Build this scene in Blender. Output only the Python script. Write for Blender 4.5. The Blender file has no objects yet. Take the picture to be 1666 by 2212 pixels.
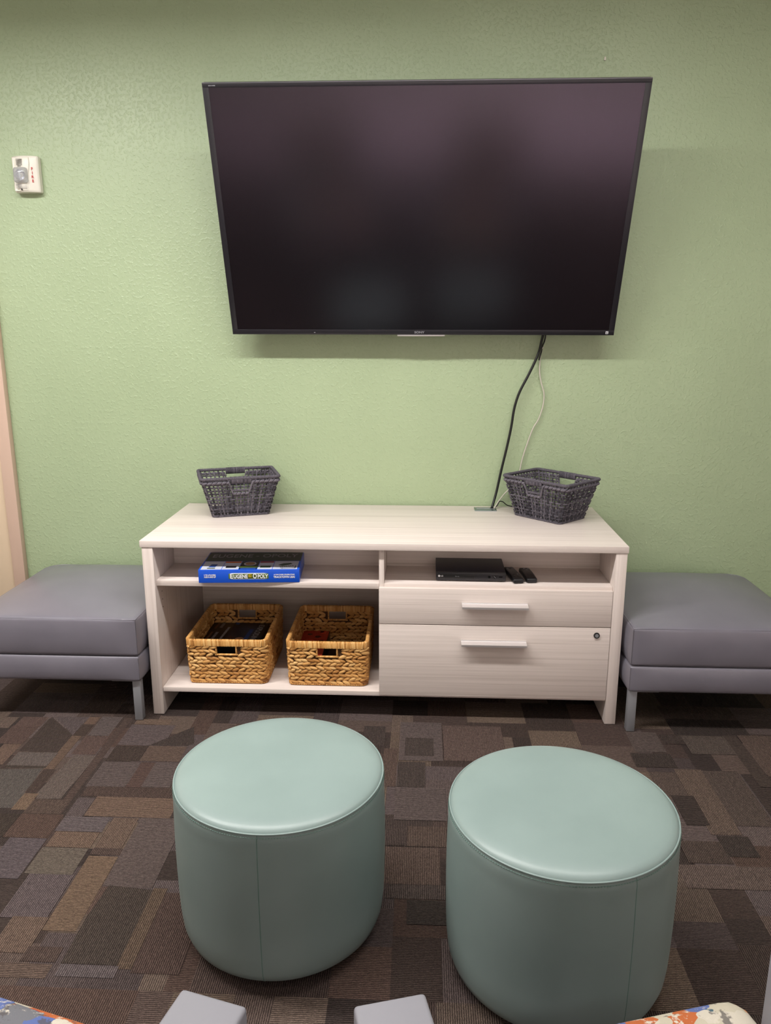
import bpy, bmesh, math, random
from mathutils import Vector, Matrix, noise
PI = math.pi
rnd = random.Random(11)
sc = bpy.context.scene
COL = sc.collection

# ------------------------------------------------------------------ helpers
def lin(c):
    return tuple(((v/255)/12.92 if v/255 <= .04045 else ((v/255+.055)/1.055)**2.4) for v in c)

def mat(name, rgb=None, rough=.5, metal=0., spec=.5, build=None, **kw):
    m = bpy.data.materials.new(name); m.use_nodes = True
    nt = m.node_tree; b = nt.nodes['Principled BSDF']
    if rgb is not None: b.inputs['Base Color'].default_value = (*lin(rgb), 1)
    b.inputs['Roughness'].default_value = rough
    b.inputs['Metallic'].default_value = metal
    b.inputs['Specular IOR Level'].default_value = spec
    for k, v in kw.items(): b.inputs[k.replace('_', ' ')].default_value = v
    if build: build(nt, b)
    return m

def N(nt, typ, **kw):
    n = nt.nodes.new(typ)
    for k, v in kw.items():
        if k in n.inputs.keys(): n.inputs[k].default_value = v
        else: setattr(n, k, v)
    return n
def L(nt, a, b): nt.links.new(a, b)
def coords(nt, scale=(1,1,1), rot=(0,0,0)):
    t = N(nt, 'ShaderNodeTexCoord'); m = N(nt, 'ShaderNodeMapping')
    m.inputs['Scale'].default_value = scale; m.inputs['Rotation'].default_value = rot
    L(nt, t.outputs['Object'], m.inputs['Vector']); return m.outputs['Vector']
def ramp(nt, fac, stops, interp='LINEAR'):
    r = N(nt, 'ShaderNodeValToRGB'); r.color_ramp.interpolation = interp
    e = r.color_ramp.elements
    while len(e) < len(stops): e.new(.5)
    for el, (p, c) in zip(e, stops): el.position = p; el.color = (*c, 1)
    L(nt, fac, r.inputs['Fac']); return r.outputs['Color']
def bump(nt, b, h, strength=.3, dist=.002):
    n = N(nt, 'ShaderNodeBump'); n.inputs['Strength'].default_value = strength; n.inputs['Distance'].default_value = dist
    L(nt, h, n.inputs['Height']); L(nt, n.outputs['Normal'], b.inputs['Normal']); return n
def noisetex(nt, vec, scale, detail=2., rough=.5):
    n = N(nt, 'ShaderNodeTexNoise'); n.inputs['Scale'].default_value = scale
    n.inputs['Detail'].default_value = detail; n.inputs['Roughness'].default_value = rough
    L(nt, vec, n.inputs['Vector']); return n.outputs['Fac']
def mix(nt, a, b, fac, mode='MIX'):
    n = N(nt, 'ShaderNodeMix'); n.data_type = 'RGBA'; n.blend_type = mode
    for s, v in ((n.inputs[6], a), (n.inputs[7], b), (n.inputs[0], fac)):
        if isinstance(v, (float, int)): s.default_value = v
        elif isinstance(v, tuple): s.default_value = (*v, 1)
        else: L(nt, v, s)
    return n.outputs[2]
def mth(nt, op, a, b=None):
    n = N(nt, 'ShaderNodeMath'); n.operation = op
    for i, v in enumerate((a, b)):
        if v is None: continue
        if isinstance(v, (float, int)): n.inputs[i].default_value = v
        else: L(nt, v, n.inputs[i])
    return n.outputs[0]

class MB:
    """collects geometry and links it as ONE mesh object"""
    def __init__(s): s.v = []; s.f = []; s.t = []; s.tint = 0.5
    def add(s, vs, fs):
        o = len(s.v); s.v += [tuple(v) for v in vs]; s.t += [s.tint]*len(vs)
        s.f += [tuple(i+o for i in f) for f in fs]; return s
    def box(s, x0, x1, y0, y1, z0, z1, bev=0., seg=2, M=None):
        bm = bmesh.new(); bmesh.ops.create_cube(bm, size=1)
        for v in bm.verts:
            v.co = Vector(((x0+x1)/2+v.co.x*(x1-x0), (y0+y1)/2+v.co.y*(y1-y0), (z0+z1)/2+v.co.z*(z1-z0)))
        if bev > 0: bmesh.ops.bevel(bm, geom=bm.edges[:], offset=bev, segments=seg, profile=.5, affect='EDGES')
        if M is not None: bm.transform(M)
        bm.verts.index_update()
        s.add([v.co for v in bm.verts], [[v.index for v in f.verts] for f in bm.faces]); bm.free(); return s
    def tube(s, pts, r, n=8, closed=False, flat=None):
        pts = [Vector(p) for p in pts]; k = len(pts); rings = []
        up = Vector((.123, .31, .94)).normalized(); prev = None
        for i, p in enumerate(pts):
            a = pts[(i-1) % k] if closed or i > 0 else pts[i]
            b = pts[(i+1) % k] if closed or i < k-1 else pts[i]
            t = (b-a).normalized() if (b-a).length > 1e-9 else Vector((0, 0, 1))
            if prev is None: u = t.cross(up); u = u.normalized() if u.length > 1e-4 else t.orthogonal().normalized()
            else: u = prev - t*prev.dot(t); u = u.normalized() if u.length > 1e-6 else t.orthogonal().normalized()
            prev = u; w = t.cross(u)
            rr = r[i] if isinstance(r, (list, tuple)) else r
            rings.append([p+u*rr*math.cos(2*PI*j/n)+w*rr*math.sin(2*PI*j/n) for j in range(n)])
        vs = [q for ring in rings for q in ring]; fs = []
        for i in range(k if closed else k-1):
            i2 = (i+1) % k
            for j in range(n): fs.append((i*n+j, i*n+(j+1) % n, i2*n+(j+1) % n, i2*n+j))
        if not closed: fs += [tuple(range(n-1, -1, -1)), tuple((k-1)*n+j for j in range(n))]
        return s.add(vs, fs)
    def lathe(s, prof, n=96, c=(0, 0, 0)):
        vs = []; fs = []; idx = []
        for (r, z) in prof:
            if r < 1e-6: idx.append([len(vs)]); vs.append((c[0], c[1], c[2]+z))
            else:
                idx.append(list(range(len(vs), len(vs)+n)))
                vs += [(c[0]+r*math.cos(2*PI*j/n), c[1]+r*math.sin(2*PI*j/n), c[2]+z) for j in range(n)]
        for a, b in zip(idx, idx[1:]):
            for j in range(n):
                j2 = (j+1) % n
                if len(a) == 1 and len(b) == 1: continue
                if len(a) == 1: fs.append((a[0], b[j2], b[j]))
                elif len(b) == 1: fs.append((a[j], a[j2], b[0]))
                else: fs.append((a[j], a[j2], b[j2], b[j]))
        return s.add(vs, fs)
    def cyl(s, p0, p1, r, n=20): return s.tube([p0, p1], r, n)
    def ellip(s, c, ax, rad, nu=8, nv=6):
        c = Vector(c); X, Y, Z = [Vector(a) for a in ax]; vs = []; fs = []
        vs.append(c - X*rad[0])
        for i in range(1, nv):
            a = -PI/2 + PI*i/nv
            for j in range(nu):
                b = 2*PI*j/nu
                vs.append(c + X*rad[0]*math.sin(a) + Y*rad[1]*math.cos(a)*math.cos(b) + Z*rad[2]*math.cos(a)*math.sin(b))
        vs.append(c + X*rad[0]); e = len(vs)-1
        for j in range(nu): fs.append((0, 1+(j+1) % nu, 1+j))
        for i in range(nv-2):
            for j in range(nu):
                a = 1+i*nu+j; b = 1+i*nu+(j+1) % nu
                fs.append((a, b, b+nu, a+nu))
        o = 1+(nv-2)*nu
        for j in range(nu): fs.append((o+j, o+(j+1) % nu, e))
        return s.add(vs, fs)
    def rbox(s, hx, hy, hz, r, n=20, fn=None, c=(0, 0, 0), M=None):
        """rounded box with dense faces, optional deformation"""
        bm = bmesh.new(); seen = {}
        def lat(h):
            k = [-1+2*i/n for i in range(n+1)]
            q = []
            for t in k:
                q.append(math.copysign(abs(t)**.75, t) if abs(t) > 0 else 0)
            return q
        g = lat(1)
        def vert(p):
            key = tuple(round(a, 5) for a in p)
            if key in seen: return seen[key]
            P = Vector((p[0]*hx, p[1]*hy, p[2]*hz))
            I = Vector((max(-hx+r, min(hx-r, P.x)), max(-hy+r, min(hy-r, P.y)), max(-hz+r, min(hz-r, P.z))))
            d = P-I
            if d.length > 1e-9: P = I+d.normalized()*r
            if fn: P = Vector(fn(P, p))
            if M is not None: P = M @ P
            seen[key] = bm.verts.new(P+Vector(c)); return seen[key]
        for ax in range(3):
            for sgn in (-1, 1):
                for i in range(n):
                    for j in range(n):
                        q = []
                        for (a, b) in ((i, j), (i+1, j), (i+1, j+1), (i, j+1)):
                            p = [0, 0, 0]; p[ax] = sgn; p[(ax+1) % 3] = g[a]; p[(ax+2) % 3] = g[b]; q.append(vert(p))
                        if sgn < 0: q.reverse()
                        try: bm.faces.new(q)
                        except ValueError: pass
        bm.verts.index_update()
        s.add([v.co for v in bm.verts], [[v.index for v in f.verts] for f in bm.faces]); bm.free(); return s
    def prism(s, poly, y0, y1, axis='y'):
        n = len(poly); k = {'y': lambda a, b, h: (a, h, b), 'x': lambda a, b, h: (h, a, b), 'z': lambda a, b, h: (a, b, h)}[axis]
        vs = [k(a, b, y0) for a, b in poly]+[k(a, b, y1) for a, b in poly]
        fs = [tuple(range(n)), tuple(range(2*n-1, n-1, -1))]+[(i, n+i, n+(i+1) % n, (i+1) % n) for i in range(n)]
        return s.add(vs, fs)
    def build(s, name, m, parent=None, smooth=40, loc=None):
        me = bpy.data.meshes.new(name); me.from_pydata(s.v, [], s.f); me.update()
        bm = bmesh.new(); bm.from_mesh(me); bmesh.ops.recalc_face_normals(bm, faces=bm.faces[:]); bm.to_mesh(me); bm.free()
        at = me.attributes.new('tint', 'FLOAT', 'POINT'); at.data.foreach_set('value', s.t)
        if smooth: me.shade_smooth(); me.set_sharp_from_angle(angle=math.radians(smooth))
        for x in (m if isinstance(m, list) else [m]): me.materials.append(x)
        return link(name, me, parent, loc)

def link(name, me, parent=None, loc=None):
    o = bpy.data.objects.new(name, me); COL.objects.link(o)
    if parent is not None: o.parent = parent
    if loc is not None: o.location = loc
    return o
def tag(o, label, cat, group=None):
    o['label'] = label; o['category'] = cat
    if group: o['group'] = group
    return o
def thing(name, label, cat, loc=(0, 0, 0), rz=0., group=None):
    o = bpy.data.objects.new(name, None); COL.objects.link(o); o.empty_display_size = .05
    o.location = loc; o.rotation_euler = (0, 0, rz); return tag(o, label, cat, group)
def struct(o): o['kind'] = 'structure'; return o
def dup(root, loc, rz, label):
    r = root.copy(); COL.objects.link(r); r.location = loc; r.rotation_euler = (0, 0, rz); r['label'] = label
    for ch in list(root.children):
        c = ch.copy(); COL.objects.link(c); c.parent = r
        for g in list(ch.children):
            d = g.copy(); COL.objects.link(d); d.parent = c
    return r
def text(name, lines, size, m, parent, M, depth=.0004, width=None, align='CENTER', bold=0., label=None, spacing=1.0):
    cu = bpy.data.curves.new(name, 'FONT'); cu.body = lines; cu.size = size; cu.extrude = depth
    cu.align_x = align; cu.align_y = 'CENTER'; cu.offset = bold; cu.resolution_u = 4; cu.space_line = .95; cu.space_character = spacing
    t = bpy.data.objects.new(name+'_tmp', cu); COL.objects.link(t)
    bpy.context.view_layer.update()
    dg = bpy.context.evaluated_depsgraph_get()
    me = bpy.data.meshes.new_from_object(t.evaluated_get(dg)); me.name = name
    bpy.data.objects.remove(t); bpy.data.curves.remove(cu)
    if width:
        xs = [v.co.x for v in me.vertices]; w = max(xs)-min(xs); k = width/w
        me.transform(Matrix.Diagonal((k, 1, 1, 1)))
    me.transform(M); me.materials.clear(); me.materials.append(m)
    o = link(name, me, parent)
    if label: o['label'] = label
    return o
def small_print(name, m, parent, M, w_, h, n, lines=1):
    """print too small to read in the photo: a row of short uneven strokes"""
    b = MB()
    for l in range(lines):
        x = -w_/2; y = -l*h*1.7
        for k in range(n):
            d = w_/n*rnd.uniform(.55, .85); hh = h*rnd.uniform(.8, 1)
            b.box(x, x+d, y-hh/2, y+hh/2, 0, .0003, M=None); x += w_/n
    b.v = [tuple(M @ Vector(v)) for v in b.v]
    return b.build(name, m, parent, 0)
def front(x, y, z, rz=0.):      # text standing on a plane that faces -y
    return Matrix.Translation((x, y, z)) @ Matrix.Rotation(rz, 4, 'Z') @ Matrix.Rotation(PI/2, 4, 'X')
def smoothpath(pts, n=10):
    P = [Vector(p) for p in pts]; out = []
    for i in range(len(P)-1):
        p0 = P[max(i-1, 0)]; p1 = P[i]; p2 = P[i+1]; p3 = P[min(i+2, len(P)-1)]
        for k in range(n):
            t = k/n
            out.append(.5*((2*p1)+(p2-p0)*t+(2*p0-5*p1+4*p2-p3)*t*t+(3*p1-p0-3*p2+p3)*t**3))
    out.append(P[-1]); return out

# ------------------------------------------------------------------ materials
def b_wall(nt, b):
    v = coords(nt)
    n1 = noisetex(nt, v, 75, 3, .55); n2 = noisetex(nt, v, 28, 2, .5); n3 = noisetex(nt, v, 2.2, 3, .5)
    blob = ramp(nt, n1, [(.50, (0, 0, 0)), (.66, (1, 1, 1))])
    h = mix(nt, blob, n2, .35)
    c = ramp(nt, n3, [(.3, lin((161, 178, 142))), (.7, lin((166, 183, 147)))])
    L(nt, c, b.inputs['Base Color']); bump(nt, b, h, .6, .0022)
M_wall = mat('green_orange_peel_paint', rough=.40, spec=.6, build=b_wall)
M_plain = mat('warm_white_paint', (226, 220, 212), .7)
M_ceil = mat('ceiling_tile', (176, 176, 172), .9)
def b_carpet(nt, b):
    a = N(nt, 'ShaderNodeAttribute'); a.attribute_name = 'tone'
    t = N(nt, 'ShaderNodeTexCoord'); sep = N(nt, 'ShaderNodeSeparateXYZ'); L(nt, t.outputs['Object'], sep.inputs[0])
    rib = N(nt, 'ShaderNodeAttribute'); rib.attribute_name = 'rib'
    # ribs run along x or along y, by patch
    x = mth(nt, 'MULTIPLY', sep.outputs[0], rib.outputs['Fac'])
    inv = mth(nt, 'SUBTRACT', 1., rib.outputs['Fac']); y = mth(nt, 'MULTIPLY', sep.outputs[1], inv)
    s = mth(nt, 'ADD', x, y)
    wob = noisetex(nt, t.outputs['Object'], 160, 2); s = mth(nt, 'ADD', s, mth(nt, 'MULTIPLY', wob, .0035))
    w = mth(nt, 'SINE', mth(nt, 'MULTIPLY', s, 2*PI/.0052)); w = mth(nt, 'ADD', mth(nt, 'MULTIPLY', w, .5), .5)
    sp = noisetex(nt, t.outputs['Object'], 330, 2, .7)
    sp2 = noisetex(nt, t.outputs['Object'], 95, 2, .6)
    h = mth(nt, 'MULTIPLY', w, mth(nt, 'ADD', mth(nt, 'MULTIPLY', sp, .9), .4))
    k = ramp(nt, mth(nt, 'ADD', mth(nt, 'MULTIPLY', h, .55), mth(nt, 'MULTIPLY', sp, .45)), [(.16, (.26, .25, .25)), (.78, (1.80, 1.72, 1.66))])
    k2 = ramp(nt, sp2, [(.3, (.82, .8, .8)), (.7, (1.2, 1.18, 1.16))])
    c = mix(nt, a.outputs['Color'], k, 1., 'MULTIPLY'); c = mix(nt, c, k2, 1., 'MULTIPLY')
    L(nt, c, b.inputs['Base Color']); bump(nt, b, h, .8, .003)
M_carpet = mat('patchwork_loop_carpet', rough=.95, spec=.1, build=b_carpet)
def wood(axis):
    def f(nt, b):
        sc_ = [85, 85, 85]; sc_[axis] = .55
        v = coords(nt, tuple(sc_)); n1 = noisetex(nt, v, 1., 4, .6)
        sc2 = [310, 310, 310]; sc2[axis] = 3.
        n2 = noisetex(nt, coords(nt, tuple(sc2)), 1., 2, .6)
        f_ = mth(nt, 'ADD', mth(nt, 'MULTIPLY', n1, .65), mth(nt, 'MULTIPLY', n2, .35))
        c = ramp(nt, f_, [(.30, lin((196, 182, 174))), (.45, lin((215, 203, 196))), (.64, lin((227, 215, 209)))])
        L(nt, c, b.inputs['Base Color']); bump(nt, b, f_, .08, .0006)
    return f
M_woodx = mat('pale_laminate_grain_across', rough=.38, spec=.4, build=wood(0))
M_woodz = mat('pale_laminate_grain_upright', rough=.38, spec=.4, build=wood(2))
def b_vinyl(c1, sc_=420, st=.12, dist=.0008):
    def f(nt, b):
        v = coords(nt); n = noisetex(nt, v, 6, 2); n2 = noisetex(nt, v, sc_, 2)
        d = tuple(max(0, q-5) for q in c1)
        L(nt, ramp(nt, n, [(.35, lin(d)), (.65, lin(c1))]), b.inputs['Base Color'])
        bump(nt, b, n2, st, dist)
    return f
M_grey = mat('grey_vinyl', rough=.33, spec=.5, build=b_vinyl((119, 116, 126)))
M_greyseam = mat('grey_vinyl_seam', (88, 86, 93), .5)
M_mint = mat('mint_vinyl', rough=.40, spec=.5, build=b_vinyl((135, 152, 149), 300, .08))
M_mintd = mat('mint_thread', (96, 128, 118), .6)
M_alu = mat('brushed_aluminium', (226, 222, 222), .42, .85)
M_silver = mat('silver_painted_steel', (150, 152, 157), .42, .35)
M_chromeplate = mat('chrome_plate', (150, 165, 170), .22, 1.)
M_black = mat('black_plastic', (14, 14, 17), .38)
M_bezel = mat('dark_bezel_plastic', (34, 33, 38), .33)
def b_screen(nt, b):
    b.inputs['Base Color'].default_value = (.0035, .003, .0042, 1); b.inputs['Specular Tint'].default_value = (.95, .86, 1, 1)
M_screen = mat('lcd_screen', rough=.21, spec=.85, build=b_screen)
M_blackmetal = mat('black_player_metal', (26, 27, 38), .45)
M_blacksoft = mat('black_gloss', (6, 6, 8), .2)
M_whitetext = mat('white_print', (232, 232, 236), .5)
M_greytext = mat('grey_print', (150, 150, 156), .45)
M_whitep = mat('ivory_plastic', (228, 224, 212), .35)
M_redp = mat('red_print', (196, 44, 44), .5)
M_dark = mat('dark_slot', (40, 38, 36), .7)
M_lens = mat('clear_lens_plastic', (235, 238, 242), .08, Transmission_Weight=.75, IOR=1.35)
M_reflector = mat('reflector_metal', (225, 225, 230), .18, 1.)
M_cableblack = mat('black_cable_rubber', (14, 15, 15), .45)
M_cablewhite = mat('grey_white_cable', (196, 190, 178), .5)
M_frame = mat('pinkish_beige_door_paint', (206, 178, 160), .45)
M_door = mat('cream_door_paint', (222, 200, 172), .5)
M_blue = mat('blue_steel_plate', (92, 116, 160), .4, .4)
def b_rope(nt, b):
    v = coords(nt); n = noisetex(nt, v, 260, 2, .7); n3 = noisetex(nt, v, 18, 2)
    a = N(nt, 'ShaderNodeAttribute'); a.attribute_name = 'tint'
    f_ = mth(nt, 'ADD', mth(nt, 'MULTIPLY', n, .6), mth(nt, 'MULTIPLY', a.outputs['Fac'], .4))
    L(nt, ramp(nt, f_, [(.3, lin((50, 47, 54))), (.7, lin((112, 107, 116)))]), b.inputs['Base Color'])
    bump(nt, b, n, .6, .002)
M_rope = mat('charcoal_paper_rope', rough=.8, spec=.25, build=b_rope)
def b_straw(nt, b):
    a = N(nt, 'ShaderNodeAttribute'); a.attribute_name = 'tint'
    n = noisetex(nt, coords(nt, (60, 60, 260)), 1., 3, .6)
    f_ = mth(nt, 'ADD', mth(nt, 'MULTIPLY', a.outputs['Fac'], .7), mth(nt, 'MULTIPLY', n, .3))
    L(nt, ramp(nt, f_, [(.12, lin((112, 66, 26))), (.3, lin((172, 118, 58))), (.55, lin((205, 152, 86))), (.85, lin((226, 182, 118)))]), b.inputs['Base Color'])
    bump(nt, b, n, .35, .0015)
M_straw = mat('water_hyacinth_straw', rough=.5, spec=.35, build=b_straw)
M_inner = mat('dark_straw_core', (74, 46, 22), .9)
M_boxblue = mat('game_box_blue_print', (24, 84, 205), .32)
M_boxtop = mat('game_box_lid_print', (196, 200, 214), .35)
M_logo = mat('olive_green_print', (92, 116, 44), .4)
M_yellow = mat('yellow_print', (236, 186, 36), .4)
M_orange = mat('orange_print', (214, 110, 44), .4)
M_crimson = mat('crimson_print', (150, 24, 48), .4)
M_darkgreen = mat('dark_green_print', (40, 62, 44), .4)
M_navy = mat('navy_print', (12, 22, 46), .35)
M_midblue = mat('mid_blue_print', (38, 76, 150), .4)
M_nearblack = mat('near_black_print', (9, 10, 14), .35)
M_skin = mat('peach_print', (190, 130, 96), .4)
M_redbox = mat('brick_red_print', (176, 52, 34), .4)
M_redlight = mat('tomato_red_print', (214, 76, 56), .4)
M_brownprint = mat('dark_maroon_print', (66, 30, 26), .4)
M_tan = mat('tan_print', (166, 120, 84), .4)
def b_pattern(nt, b):
    v = coords(nt, (1, 1, 1)); 
    ns = N(nt, 'ShaderNodeTexNoise'); ns.inputs['Scale'].default_value = 14; L(nt, v, ns.inputs['Vector'])
    vv = N(nt, 'ShaderNodeVectorMath'); vv.operation = 'MULTIPLY_ADD'
    L(nt, ns.outputs['Color'], vv.inputs[0]); vv.inputs[1].default_value = (.06, .06, .06); L(nt, v, vv.inputs[2])
    vo = N(nt, 'ShaderNodeTexVoronoi'); vo.inputs['Scale'].default_value = 19; vo.distance = 'CHEBYCHEV'; L(nt, vv.outputs[0], vo.inputs['Vector'])
    sp = N(nt, 'ShaderNodeSeparateColor'); L(nt, vo.outputs['Color'], sp.inputs[0])
    c = ramp(nt, sp.outputs[0], [(0, lin((176, 168, 150))), (.14, lin((168, 88, 42))), (.27, lin((78, 94, 146))), (.42, lin((122, 134, 108))), (.54, lin((186, 178, 164))), (.66, lin((150, 46, 42))), (.76, lin((98, 98, 104))), (.86, lin((64, 88, 98))), (.93, lin((196, 120, 60)))], 'CONSTANT')
    n2 = noisetex(nt, v, 46, 4, .7)
    c = mix(nt, c, lin((190, 182, 168)), ramp(nt, n2, [(.57, (0, 0, 0)), (.63, (1, 1, 1))]))
    n3 = noisetex(nt, v, 33, 3, .7)
    c = mix(nt, c, lin((72, 66, 66)), ramp(nt, n3, [(.60, (0, 0, 0)), (.66, (.8, .8, .8))]))
    L(nt, c, b.inputs['Base Color']); bump(nt, b, noisetex(nt, v, 500, 1), .3, .001)
M_pattern = mat('multicoloured_upholstery', rough=.8, build=b_pattern)
M_armgrey = mat('light_grey_vinyl', (132, 131, 138), .45)
M_lenslit = mat('lit_lamp_lens', (240, 236, 228), .5, Emission_Color=(1, .955, .89, 1), Emission_Strength=1.6)
M_fix = mat('white_fixture_enamel', (225, 225, 225), .5)

# ------------------------------------------------------------------ the setting
RX0, RX1, RY, CZ = -2.4, 4.3, -5.4, 3.15
w = MB(); w.box(RX0-.1, RX1+.1, 0, .1, 0, CZ); struct(w.build('wall_back', M_wall, smooth=0))
w = MB(); w.box(RX0-.1, RX0, RY, 0, 0, CZ); struct(w.build('wall_left', M_plain, smooth=0))
w = MB(); w.box(RX1, RX1+.1, RY, 0, 0, CZ); struct(w.build('wall_right', M_plain, smooth=0))
w = MB(); w.box(RX0-.1, RX1+.1, RY-.1, RY, 0, CZ); struct(w.build('wall_front', M_plain, smooth=0))
w = MB(); w.box(RX0-.1, RX1+.1, RY-.1, .1, CZ, CZ+.08); struct(w.build('ceiling', M_ceil, smooth=0))

# carpet: one floor mesh; patches of tone, each with its own rib direction
TONES = [(86,74,70),(97,85,80),(74,63,60),(104,92,84),(60,53,51),(92,84,86),(80,72,73),(110,97,86),(66,57,54),(88,72,66),(100,90,90),(54,48,47)]
fv, ff, ftone, frib = [], [], [], []
def patch(poly, tone, rib, z):
    o = len(fv); poly = poly if sum(a[0]*b[1]-a[1]*b[0] for a, b in zip(poly, poly[1:]+poly[:1])) > 0 else poly[::-1]; fv.extend((x, y, z) for x, y in poly); ff.append(tuple(range(o, o+len(poly)))); ftone.append(lin(tuple(.95*(.72*q+.28*m_) for q, m_ in zip(tone, (82, 72, 68))))); frib.append(rib)
def splitrect(x0, y0, x1, y1, d):
    w_, h_ = x1-x0, y1-y0
    if d == 0 or (w_ < .2 and h_ < .2) or (w_*h_ < .035 and rnd.random() < .7):
        t = rnd.choice(TONES); j = rnd.uniform(.93, 1.07)
        patch([(x0, y0), (x1, y0), (x1, y1), (x0, y1)], tuple(q*j for q in t), float(rnd.random() < .62), 0.); return
    k = rnd.uniform(.28, .72)
    if w_ > h_*1.15 or (h_ < w_*1.6 and rnd.random() < .5): xm = x0+w_*k; splitrect(x0, y0, xm, y1, d-1); splitrect(xm, y0, x1, y1, d-1)
    else: ym = y0+h_*k; splitrect(x0, y0, x1, ym, d-1); splitrect(x0, ym, x1, y1, d-1)
nx, ny = 11, 11
for i in range(nx):
    for j in range(ny):
        sx, sy = (RX1-RX0)/nx, (0-RY)/ny
        splitrect(RX0+i*sx, RY+j*sy, RX0+(i+1)*sx, RY+(j+1)*sy, 4)
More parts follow.
